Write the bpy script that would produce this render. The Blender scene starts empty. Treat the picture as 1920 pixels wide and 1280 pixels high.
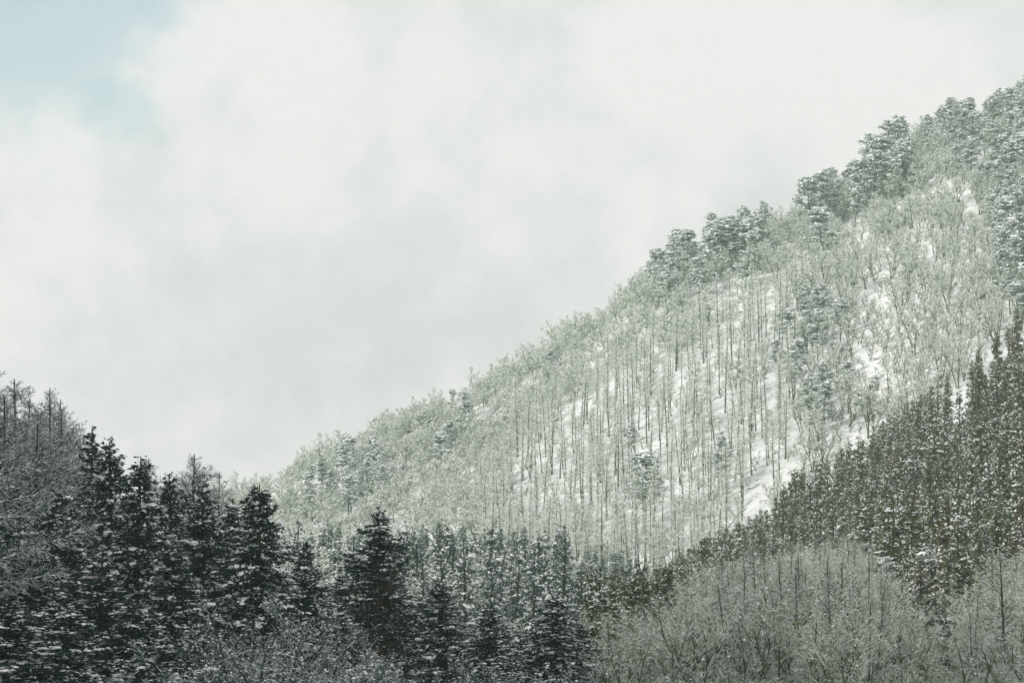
import bpy, math
import numpy as np
from mathutils import Vector

# ------------------------------------------------------------------ camera, sky, sun, exposure
sc = bpy.context.scene
COL = sc.collection
CAMZ = 30.0
PITCH = math.radians(4.0)
HF = math.radians(22.0)
FPX = 960.0 / math.tan(HF / 2)          # focal length in pixels of the 1920 px wide photograph
cam = bpy.data.cameras.new('camera')
cam.angle = HF
cam.clip_start = 0.5
cam.clip_end = 6000
co = bpy.data.objects.new('camera', cam)
co.location = (0, 0, CAMZ)
co.rotation_euler = (math.pi / 2 + PITCH, 0, 0)
COL.objects.link(co)
sc.camera = co

SUN_DIR = Vector((-0.74, -0.40, 0.54)).normalized()     # towards the sun: behind the camera, to the left
sun_el = math.asin(SUN_DIR.z)
sl = bpy.data.lights.new('sun', 'SUN')
sl.energy = 2.7
sl.angle = math.radians(12)
sl.color = (1.0, 0.96, 0.88)
so = bpy.data.objects.new('sun', sl)
so.rotation_euler = SUN_DIR.to_track_quat('Z', 'Y').to_euler()
so.location = (-60, -60, 90)
COL.objects.link(so)

def pix_dir(u, v):
    a = (u - 960) / FPX
    b = (640 - v) / FPX
    d = Vector((a, math.cos(PITCH) - b * math.sin(PITCH), math.sin(PITCH) + b * math.cos(PITCH)))
    return d

def P(u, v, Y):
    """The point on the ray of pixel (u, v) whose distance in front of the camera is Y."""
    d = pix_dir(u, v)
    t = Y / d.y
    return np.array((d.x * t, Y, CAMZ + d.z * t))

def project(x, y, z):
    z = z - CAMZ
    c, s = math.cos(PITCH), math.sin(PITCH)
    f = y * c + z * s
    up = -y * s + z * c
    return 960 + FPX * x / f, 640 - FPX * up / f

w = bpy.data.worlds.new('World')
sc.world = w
w.use_nodes = True
nt = w.node_tree
nt.nodes.clear()
def N(t, **k):
    n = nt.nodes.new(t)
    for a, b in k.items():
        setattr(n, a, b)
    return n
out = N('ShaderNodeOutputWorld')
sky = N('ShaderNodeTexSky')
sky.sky_type = 'NISHITA'
sky.sun_disc = False
sky.sun_elevation = sun_el
sky.sun_rotation = math.atan2(SUN_DIR.x, SUN_DIR.y)
sky.air_density = 1.0
sky.dust_density = 1.5
bg_blue = N('ShaderNodeBackground')
bg_blue.inputs['Strength'].default_value = 0.15
tint = N('ShaderNodeMixRGB', blend_type='MULTIPLY')
tint.inputs['Fac'].default_value = 1.0
tint.inputs['Color2'].default_value = (0.98, 1.04, 0.97, 1)
nt.links.new(sky.outputs[0], tint.inputs['Color1'])
nt.links.new(tint.outputs[0], bg_blue.inputs['Color'])
tc = N('ShaderNodeTexCoord')
# cloud brightness
n1 = N('ShaderNodeTexNoise')
n1.inputs['Scale'].default_value = 9.0
n1.inputs['Detail'].default_value = 9.0
n1.inputs['Roughness'].default_value = 0.55
n1.inputs['Distortion'].default_value = 0.15
nt.links.new(tc.outputs['Generated'], n1.inputs['Vector'])
cr = N('ShaderNodeValToRGB')
cr.color_ramp.elements[0].position = 0.40
cr.color_ramp.elements[0].color = (0.725, 0.705, 0.72, 1)
cr.color_ramp.elements[1].position = 0.57
cr.color_ramp.elements[1].color = (0.925, 0.872, 0.885, 1)
n3 = N('ShaderNodeTexNoise')
n3.inputs['Scale'].default_value = 34.0
n3.inputs['Detail'].default_value = 8.0
n3.inputs['Roughness'].default_value = 0.6
nt.links.new(tc.outputs['Generated'], n3.inputs['Vector'])
cm = N('ShaderNodeMix')
cm.inputs['Factor'].default_value = 0.26
nt.links.new(n1.outputs['Fac'], cm.inputs['A'])
nt.links.new(n3.outputs['Fac'], cm.inputs['B'])
nt.links.new(cm.outputs['Result'], cr.inputs['Fac'])
bg_cloud = N('ShaderNodeBackground')
bg_cloud.inputs['Strength'].default_value = 1.0
nt.links.new(cr.outputs['Color'], bg_cloud.inputs['Color'])
nw = N('ShaderNodeTexNoise')
nw.inputs['Scale'].default_value = 13.0
nw.inputs['Detail'].default_value = 4.0
nt.links.new(tc.outputs['Generated'], nw.inputs['Vector'])
warp = N('ShaderNodeVectorMath', operation='MULTIPLY_ADD')
nt.links.new(nw.outputs['Color'], warp.inputs[0])
warp.inputs[1].default_value = (0.11, 0.11, 0.11)
wsub = N('ShaderNodeVectorMath', operation='SUBTRACT')
nt.links.new(tc.outputs['Generated'], wsub.inputs[0])
wsub.inputs[1].default_value = (0.055, 0.055, 0.055)
nt.links.new(wsub.outputs[0], warp.inputs[2])
# openings in the cloud: one seen top left, others elsewhere in the sky
def opening(u, v, rad, soft):
    d = pix_dir(u, v).normalized()
    vd = N('ShaderNodeVectorMath', operation='DISTANCE')
    nt.links.new(warp.outputs[0], vd.inputs[0])
    vd.inputs[1].default_value = d
    mr = N('ShaderNodeMapRange', interpolation_type='SMOOTHERSTEP')
    mr.inputs['From Min'].default_value = rad - soft
    mr.inputs['From Max'].default_value = rad + soft
    mr.inputs['To Min'].default_value = 1.0
    mr.inputs['To Max'].default_value = 0.0
    nt.links.new(vd.outputs['Value'], mr.inputs['Value'])
    return mr.outputs[0]
n2 = N('ShaderNodeTexNoise')
n2.inputs['Scale'].default_value = 22.0
n2.inputs['Detail'].default_value = 6.0
n2.inputs['Roughness'].default_value = 0.55
n2.inputs['Distortion'].default_value = 0.3
nt.links.new(tc.outputs['Generated'], n2.inputs['Vector'])
acc = None
for (u, v, rad, soft) in ((70, -70, 0.074, 0.042), (-520, -300, 0.075, 0.05), (2900, -700, 0.08, 0.05), (240, 150, 0.030, 0.026)):
    o_ = opening(u, v, rad, soft)
    if acc is None:
        acc = o_
    else:
        mx = N('ShaderNodeMath', operation='MAXIMUM')
        nt.links.new(acc, mx.inputs[0]); nt.links.new(o_, mx.inputs[1])
        acc = mx.outputs[0]
ma = N('ShaderNodeMath', operation='MULTIPLY_ADD')
nt.links.new(n2.outputs['Fac'], ma.inputs[0])
ma.inputs[1].default_value = -1.3
ma.inputs[2].default_value = 0.65
ad = N('ShaderNodeMath', operation='ADD')
nt.links.new(acc, ad.inputs[0]); nt.links.new(ma.outputs[0], ad.inputs[1])
mr = N('ShaderNodeMapRange', interpolation_type='SMOOTHSTEP')
mr.inputs['From Min'].default_value = 0.35
mr.inputs['From Max'].default_value = 1.0
mr.inputs['To Max'].default_value = 0.62
nt.links.new(ad.outputs[0], mr.inputs['Value'])
mixs = N('ShaderNodeMixShader')
nt.links.new(mr.outputs[0], mixs.inputs['Fac'])
nt.links.new(bg_cloud.outputs[0], mixs.inputs[1])
nt.links.new(bg_blue.outputs[0], mixs.inputs[2])
nt.links.new(mixs.outputs[0], out.inputs['Surface'])

sc.view_settings.view_transform = 'Standard'
sc.view_settings.look = 'None'
sc.view_settings.gamma = 1.0
sc.view_settings.use_curve_mapping = False
sc.view_settings.exposure = 0.0
sc.render.engine = 'CYCLES'
sc.cycles.max_bounces = 5
sc.cycles.diffuse_bounces = 3
sc.cycles.glossy_bounces = 1
sc.cycles.volume_bounces = 1
sc.cycles.use_denoising = True
sc.cycles.denoising_prefilter = 'ACCURATE'
sc.cycles.denoising_input_passes = 'RGB_ALBEDO_NORMAL'
HAZE_DENSITY = 0.00030

# ------------------------------------------------------------------ materials
def new_mat(name):
    m = bpy.data.materials.new(name)
    m.use_nodes = True
    b = m.node_tree.nodes['Principled BSDF']
    b.inputs['Roughness'].default_value = 0.85
    b.inputs['Specular IOR Level'].default_value = 0.15
    return m, m.node_tree, b

def tone_mat(name, c0, c1, c2=None, rough=0.85, spread=0.5):
    """Colour runs from c0 to c1 (to c2) with the per-piece 'tone' attribute and a random offset per tree."""
    m, t, b = new_mat(name)
    at = t.nodes.new('ShaderNodeAttribute'); at.attribute_name = 'tone'
    oi = t.nodes.new('ShaderNodeObjectInfo')
    mu = t.nodes.new('ShaderNodeMath'); mu.operation = 'MULTIPLY_ADD'
    t.links.new(oi.outputs['Random'], mu.inputs[0])
    mu.inputs[1].default_value = spread; mu.inputs[2].default_value = -spread / 2
    ad = t.nodes.new('ShaderNodeMath'); ad.operation = 'ADD'; ad.use_clamp = True
    t.links.new(at.outputs['Fac'], ad.inputs[0]); t.links.new(mu.outputs[0], ad.inputs[1])
    r = t.nodes.new('ShaderNodeValToRGB')
    r.color_ramp.elements[0].color = (*c0, 1); r.color_ramp.elements[1].color = (*c1, 1)
    if c2:
        r.color_ramp.elements[1].position = 0.7
        e = r.color_ramp.elements.new(1.0); e.color = (*c2, 1)
    t.links.new(ad.outputs[0], r.inputs['Fac'])
    t.links.new(r.outputs['Color'], b.inputs['Base Color'])
    b.inputs['Roughness'].default_value = rough
    return m

M_SNOW, t_, b_ = new_mat('snow')
b_.inputs['Base Color'].default_value = (0.86, 0.88, 0.885, 1)
b_.inputs['Roughness'].default_value = 0.7

M_CEDAR = tone_mat('cedar_foliage', (0.009, 0.034, 0.028), (0.025, 0.066, 0.052), (0.062, 0.054, 0.032))
M_YOUNG = tone_mat('young_cedar_foliage', (0.044, 0.066, 0.024), (0.100, 0.130, 0.044), (0.120, 0.088, 0.042))
M_PINE = tone_mat('pine_foliage', (0.036, 0.108, 0.048), (0.076, 0.178, 0.076), (0.12, 0.19, 0.08))
M_CONIFER = tone_mat('valley_conifer_foliage', (0.036, 0.076, 0.062), (0.070, 0.122, 0.096), (0.09, 0.13, 0.09))  # lighter teal: valley mist put into the foliage colour

def bark_mat(name, c0, c1, scale=3.0):
    m, t, b = new_mat(name)
    tcn = t.nodes.new('ShaderNodeTexCoord')
    mp = t.nodes.new('ShaderNodeMapping'); mp.inputs['Scale'].default_value = (scale * 3, scale * 3, scale * 0.5)
    nz = t.nodes.new('ShaderNodeTexNoise'); nz.inputs['Scale'].default_value = 1.0; nz.inputs['Detail'].default_value = 5
    oi = t.nodes.new('ShaderNodeObjectInfo')
    ad = t.nodes.new('ShaderNodeMath'); ad.operation = 'MULTIPLY_ADD'
    t.links.new(oi.outputs['Random'], ad.inputs[0]); ad.inputs[1].default_value = 0.4
    sb = t.nodes.new('ShaderNodeMath'); sb.operation = 'SUBTRACT'; sb.inputs[1].default_value = 0.2
    t.links.new(tcn.outputs['Object'], mp.inputs['Vector']); t.links.new(mp.outputs[0], nz.inputs['Vector'])
    t.links.new(nz.outputs['Fac'], sb.inputs[0]); t.links.new(sb.outputs[0], ad.inputs[2])
    r = t.nodes.new('ShaderNodeValToRGB')
    r.color_ramp.elements[0].position = 0.25; r.color_ramp.elements[1].position = 0.75
    r.color_ramp.elements[0].color = (*c0, 1); r.color_ramp.elements[1].color = (*c1, 1)
    t.links.new(ad.outputs[0], r.inputs['Fac']); t.links.new(r.outputs['Color'], b.inputs['Base Color'])
    bp = t.nodes.new('ShaderNodeBump'); bp.inputs['Strength'].default_value = 0.5; bp.inputs['Distance'].default_value = 0.03
    t.links.new(nz.outputs['Fac'], bp.inputs['Height']); t.links.new(bp.outputs[0], b.inputs['Normal'])
    return m
M_BARK_DARK = bark_mat('dark_bark', (0.026, 0.024, 0.019), (0.070, 0.062, 0.050))
M_BARK_GREY = bark_mat('grey_bark', (0.045, 0.058, 0.032), (0.098, 0.116, 0.068))
M_TWIG_GREY = bark_mat('olive_twig', (0.080, 0.100, 0.026), (0.240, 0.258, 0.084))
M_TWIG_DARK = bark_mat('dark_twig', (0.030, 0.068, 0.056), (0.080, 0.152, 0.124))
M_TWIG_SAGE = bark_mat('lichen_green_twig', (0.112, 0.172, 0.064), (0.282, 0.380, 0.155))
M_TWIG_MID = bark_mat('grey_green_twig', (0.046, 0.080, 0.036), (0.140, 0.196, 0.090))
M_VINE = bark_mat('dry_vine', (0.038, 0.032, 0.024), (0.115, 0.098, 0.076))

M_GROUND, t, b = new_mat('snowy_ground')
tcn = t.nodes.new('ShaderNodeTexCoord')
nz = t.nodes.new('ShaderNodeTexNoise'); nz.inputs['Scale'].default_value = 0.55; nz.inputs['Detail'].default_value = 8; nz.inputs['Roughness'].default_value = 0.72
t.links.new(tcn.outputs['Object'], nz.inputs['Vector'])
r = t.nodes.new('ShaderNodeValToRGB')
r.color_ramp.elements[0].position = 0.36; r.color_ramp.elements[0].color = (0.20, 0.175, 0.125, 1)
r.color_ramp.elements[1].position = 0.45; r.color_ramp.elements[1].color = (0.84, 0.86, 0.865, 1)
t.links.new(nz.outputs['Fac'], r.inputs['Fac']); t.links.new(r.outputs['Color'], b.inputs['Base Color'])
bp = t.nodes.new('ShaderNodeBump'); bp.inputs['Strength'].default_value = 0.7; bp.inputs['Distance'].default_value = 0.5
t.links.new(nz.outputs['Fac'], bp.inputs['Height']); t.links.new(bp.outputs[0], b.inputs['Normal'])

# ------------------------------------------------------------------ terrain
def plane3(a, b, c):
    n = np.cross(b - a, c - a)
    return a, -n[0] / n[2], -n[1] / n[2]

def softplus(x, k):
    return k * np.logaddexp(0, x / k)

def vnoise(x, y, s, seed):
    """Smooth value noise on a lattice of cell s."""
    x = np.asarray(x, float) / s; y = np.asarray(y, float) / s
    xi = np.floor(x).astype(np.int64); yi = np.floor(y).astype(np.int64)
    fx = x - xi; fy = y - yi
    fx = fx * fx * (3 - 2 * fx); fy = fy * fy * (3 - 2 * fy)
    def h(i, j):
        k = (i * 374761393 + j * 668265263 + seed * 974711) & 0x7fffffff
        k = ((k ^ (k >> 13)) * 1274126177) & 0x7fffffff
        return ((k ^ (k >> 16)) & 0xffff) / 65535.0 - 0.5
    return (h(xi, yi) * (1 - fx) + h(xi + 1, yi) * fx) * (1 - fy) + (h(xi, yi + 1) * (1 - fx) + h(xi + 1, yi + 1) * fx) * fy

F1, F2, F3 = P(1120, 1105, 470), P(1920, 210, 730), P(480, 942, 620)
S1, S2, S3 = P(1920, 690, 430), P(1100, 1290, 350), P(1600, 1350, 262)

def ridge_plane(A, R1, R2, x, y, drop, k):
    """A slope through A with its crest along R1-R2, falling away behind the crest."""
    p, gx, gy = plane3(A, R1, R2)
    z = p[2] + gx * (x - p[0]) + gy * (y - p[1])
    d = (R1 - R2)[:2]; d = d / np.linalg.norm(d)
    n = np.array((-d[1], d[0]))
    if np.dot(A[:2] - R2[:2], n) > 0:
        n = -n
    s = (x - R2[0]) * n[0] + (y - R2[1]) * n[1]
    gn = gx * n[0] + gy * n[1]
    return z - softplus(s, k) * (gn + drop)

def height(x, y):
    x = np.asarray(x, float); y = np.asarray(y, float)
    far = ridge_plane(F1, F2, F3, x, y, 0.55, 4.0)
    far = far + 5.0 * vnoise(x, y, 70, 1) + 2.4 * vnoise(x, y, 28, 2)
    far = far + 6.5 * np.exp(-((x - 48) / 26.0) ** 2) * np.clip((y - 560) / 80, 0, 1)
    far = far + 8.0 * np.exp(-((x - 113) / 15.0) ** 2) * np.clip((y - 600) / 80, 0, 1)
    far = 230 - softplus(230 - far, 12)
    spur = ridge_plane(S3, S1, S2, x, y, 0.62, 3.0)
    spur = spur + 3.0 * vnoise(x, y, 45, 3) + 1.2 * vnoise(x, y, 18, 4)
    spur = spur - 2.6 * np.exp(-((x - 48) / 16.0) ** 2) * np.clip((y - 300) / 80, 0, 1)
    q_ = np.clip((44 - x) / 16, 0, 1)
    spur = spur - 4.6 * q_ * q_ * (3 - 2 * q_)
    spur = 120 - softplus(120 - spur, 8)
    spur = np.where(y < 180, spur - (180 - y) * 0.25, spur)
    fg = 5.0 + 24.0 / (1 + np.exp((y - 92) / 26.0))
    fg = fg + 0.45 * softplus(-x - 22 - np.maximum(0, y - 80) * 0.35, 4)
    shade_hill = 20 + 1.3 * softplus(-(0.62 * x + 0.52 * y) / 0.81 - 42, 10)  # unseen hill behind the camera, added to keep the sun off the foreground
    shade_hill = 270 - softplus(270 - shade_hill, 15)
    z = np.maximum(np.maximum(far, spur), np.maximum(fg, shade_hill))
    z = np.maximum(z, 3.0)
    return z + 0.9 * vnoise(x, y, 9, 5) + 0.4 * vnoise(x, y, 3.5, 6)

def raw_mesh(name, V, F, mats, mi=None, tone=None, smooth=False):
    V = np.ascontiguousarray(V, np.float32); F = np.ascontiguousarray(F, np.int32)
    me = bpy.data.meshes.new(name)
    k = F.shape[1]
    me.vertices.add(len(V)); me.vertices.foreach_set('co', V.ravel())
    me.loops.add(F.size); me.loops.foreach_set('vertex_index', F.ravel())
    me.polygons.add(len(F))
    me.polygons.foreach_set('loop_start', np.arange(0, F.size, k, dtype=np.int32))
    for m in mats:
        me.materials.append(m)
    if mi is not None:
        me.polygons.foreach_set('material_index', np.ascontiguousarray(mi, np.int32))
    if tone is not None:
        a = me.attributes.new('tone', 'FLOAT', 'POINT')
        a.data.foreach_set('value', np.ascontiguousarray(tone, np.float32))
    me.update(calc_edges=True)
    me.polygons.foreach_set('use_smooth', np.full(len(F), smooth, dtype=bool))
    return me

xs = np.concatenate([np.arange(-460, -130, 10.0), np.arange(-130, 200, 2.5), np.arange(200, 481, 10.0)])
ys = np.concatenate([np.arange(-460, -20, 10.0), np.arange(-20, 780, 2.5), np.arange(780, 1101, 10.0)])
GX, GY = np.meshgrid(xs, ys)
GZ = height(GX, GY)
nx_, ny_ = len(xs), len(ys)
idx = np.arange(nx_ * ny_).reshape(ny_, nx_)
quads = np.stack([idx[:-1, :-1], idx[:-1, 1:], idx[1:, 1:], idx[1:, :-1]], -1).reshape(-1, 4)
terrain = bpy.data.objects.new('terrain', raw_mesh('terrain', np.stack([GX, GY, GZ], -1).reshape(-1, 3), quads, [M_GROUND], smooth=True))
COL.objects.link(terrain)
terrain['kind'] = 'structure'
terrain['label'] = 'snow covered mountain slopes and valley floor under the trees'

# ------------------------------------------------------------------ geometry helpers
UP = np.array((0.0, 0.0, 1.0))
def unit(v):
    return v / np.maximum(np.linalg.norm(v, axis=-1, keepdims=True), 1e-9)

class Geo:
    def __init__(self):
        self.V = []; self.F = []; self.M = []; self.T = []; self.n = 0
    def add(self, V, F, mi, tone):
        if len(V) == 0:
            return
        self.V.append(V); self.F.append(F + self.n); self.M.append(np.broadcast_to(mi, (len(F),)).astype(np.int32))
        self.T.append(np.broadcast_to(tone, (len(V),)).astype(np.float32)); self.n += len(V)
    def mesh(self, name, mats):
        return raw_mesh(name, np.concatenate(self.V), np.concatenate(self.F), mats, np.concatenate(self.M), np.concatenate(self.T))

def frame(D, rng):
    s = np.cross(D, UP)
    l = np.linalg.norm(s, axis=1, keepdims=True)
    rnd = unit(np.stack([rng.normal(size=len(D)), rng.normal(size=len(D)), np.zeros(len(D))], 1))
    s = np.where(l > 0.12, s / np.maximum(l, 1e-6), rnd)
    s = unit(s - D * np.sum(s * D, 1, keepdims=True))
    return s, np.cross(s, D)

def tapers(g, rng, P0, P1, w, snow_p=0.0, hu=1.0, hd=1.0, tip=0.0, mi=0, smi=1):
    """Thin twigs: a diamond section at P0 that runs out to a point at P1. On twigs that lie flat enough the two upper faces are snow."""
    n = len(P0)
    if n == 0:
        return
    D = unit(P1 - P0)
    s, u = frame(D, rng)
    w = np.broadcast_to(np.asarray(w, float), (n,))[:, None]
    snowy = (rng.random(n) < snow_p) & (np.abs(D[:, 2]) < 0.86)
    hu_ = np.where(snowy, hu, 1.0)[:, None]
    V = np.stack([P0 - s * w, P0 + u * w * hu_, P0 + s * w, P0 - u * w * hd, P1], 1).reshape(-1, 3)
    o = (np.arange(n) * 5)[:, None, None]
    F = (np.array([[0, 1, 4], [1, 2, 4], [2, 3, 4], [3, 0, 4]])[None] + o).reshape(-1, 3)
    m = np.full((n, 4), mi); m[snowy, 0] = smi; m[snowy, 1] = smi
    g.add(V, F, m.ravel(), np.repeat(rng.random(n), 5))

def spindles(g, rng, P0, D, L, W, T, snowy, tone, mi=0, smi=1):
    """Leafy sprays: pointed at both ends, widest a third of the way; the upper faces are snow where snowy."""
    n = len(P0)
    if n == 0:
        return
    s, u = frame(D, rng)
    L = L[:, None]; W = W[:, None]; T = T[:, None]
    C = P0 + D * L * 0.45
    V = np.stack([P0, C - s * W - u * T * 0.5, C + u * T, C + s * W - u * T * 0.5, P0 + D * L], 1).reshape(-1, 3)
    f = np.array([[0, 2, 1], [0, 3, 2], [1, 2, 4], [2, 3, 4], [0, 1, 3], [1, 4, 3]])
    F = (f[None] + (np.arange(n) * 5)[:, None, None]).reshape(-1, 3)
    m = np.full((n, 6), mi); m[snowy, :4] = smi
    g.add(V, F, m.ravel(), np.repeat(tone, 5))

def icosa(sub):
    p = (1 + 5 ** .5) / 2
    V = [(-1, p, 0), (1, p, 0), (-1, -p, 0), (1, -p, 0), (0, -1, p), (0, 1, p), (0, -1, -p), (0, 1, -p), (p, 0, -1), (p, 0, 1), (-p, 0, -1), (-p, 0, 1)]
    F = [(0, 11, 5), (0, 5, 1), (0, 1, 7), (0, 7, 10), (0, 10, 11), (1, 5, 9), (5, 11, 4), (11, 10, 2), (10, 7, 6), (7, 1, 8), (3, 9, 4), (3, 4, 2), (3, 2, 6), (3, 6, 8), (3, 8, 9), (4, 9, 5), (2, 4, 11), (6, 2, 10), (8, 6, 7), (9, 8, 1)]
    V = [np.array(v) / np.linalg.norm(v) for v in V]
    for _ in range(sub):
        mid = {}; G = []
        def m(a, b):
            k = (min(a, b), max(a, b))
            if k not in mid:
                v = V[a] + V[b]; V.append(v / np.linalg.norm(v)); mid[k] = len(V) - 1
            return mid[k]
        for a, b, c in F:
            x, y, z = m(a, b), m(b, c), m(c, a)
            G += [(a, x, z), (b, y, x), (c, z, y), (x, y, z)]
        F = G
    return np.array(V), np.array(F)
ICO = {0: icosa(0), 1: icosa(1)}

def blobs(g, rng, C, D, a, b, c, sub=0, jit=0.34, mi=1):
    """Lumps of snow: uneven flattened bodies, longest along D (the way the bough points), sagging at the outer end."""
    n = len(C)
    if n == 0:
        return
    BV, BF = ICO[sub]
    s, u = frame(D, rng)
    k = len(BV)
    R = 1 + jit * rng.normal(size=(n, k))
    lx = BV[None, :, 0] * R * a[:, None]; ly = BV[None, :, 1] * R * b[:, None]
    lz = BV[None, :, 2] * R * c[:, None]
    lz = np.where(BV[None, :, 2] < 0, lz * 0.45, lz) - 0.35 * np.abs(lx) * np.abs(BV[None, :, 0])
    V = C[:, None] + lx[..., None] * D[:, None] + ly[..., None] * s[:, None] + lz[..., None] * u[:, None]
    F = (BF[None] + (np.arange(n) * k)[:, None, None]).reshape(-1, 3)
    g.add(V.reshape(-1, 3), F, mi, 0.5)

def tube(g, pts, rad, sides=6, mi=0, tone=0.5):
    pts = np.asarray(pts, float); rad = np.asarray(rad, float)
    n = len(pts)
    d = unit(np.gradient(pts, axis=0))
    ref = np.where(np.abs(d[:, 2:3]) > 0.9, np.array([[1.0, 0, 0]]), UP[None])
    s = unit(np.cross(d, ref)); u = np.cross(s, d)
    a = np.arange(sides) / sides * 2 * math.pi
    V = pts[:, None] + rad[:, None, None] * (np.cos(a)[None, :, None] * s[:, None] + np.sin(a)[None, :, None] * u[:, None])
    i = np.arange(n * sides).reshape(n, sides)
    A, B = i[:-1], np.roll(i, -1, 1)[:-1]
    C_, D_ = np.roll(i, -1, 1)[1:], i[1:]
    F = np.concatenate([np.stack([A, B, C_], -1).reshape(-1, 3), np.stack([A, C_, D_], -1).reshape(-1, 3)])
    g.add(V.reshape(-1, 3), F, mi, tone)

def sph(rng, n):
    return unit(rng.normal(size=(n, 3)))

def on_segments(rng, P0, P1, n, s0=0.25, s1=1.0):
    """n random points on each segment; also the parent index."""
    k = np.repeat(np.arange(len(P0)), n)
    s = s0 + (s1 - s0) * rng.random(len(k))
    return P0[k] + (P1[k] - P0[k]) * s[:, None], k, s

def deflect(rng, D, ang, up=0.0):
    """Directions turned from D by about ang (radians) to a random side, then pulled up."""
    r = sph(rng, len(D))
    r = unit(r - D * np.sum(r * D, 1, keepdims=True))
    a = (ang * (0.7 + 0.6 * rng.random(len(D))))[:, None]
    o = D * np.cos(a) + r * np.sin(a)
    o[:, 2] += up
    return unit(o)

# ------------------------------------------------------------------ tree prototypes: each returns {part name: mesh}, height
def trunk_geo(rng, H, r0, lean=0.0, sides=6, wob=0.004, n=8, rtop=0.02):
    z = np.linspace(-1.2, H, n)
    t = np.clip(z / H, 0, 1)
    ax, ay = rng.normal(size=2) * lean
    x = ax * H * t + np.cumsum(rng.normal(size=n)) * wob * H
    y = ay * H * t + np.cumsum(rng.normal(size=n)) * wob * H
    x -= x[1]; y -= y[1]
    pts = np.stack([x, y, z], 1)
    rad = r0 * (1 - t) ** 0.8 + rtop
    rad[0] *= 1.3
    g = Geo(); tube(g, pts, rad, sides)
    def at(h):
        h = np.asarray(h)
        return np.stack([np.interp(h, z, x), np.interp(h, z, y), h], -1)
    return g, at

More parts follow.
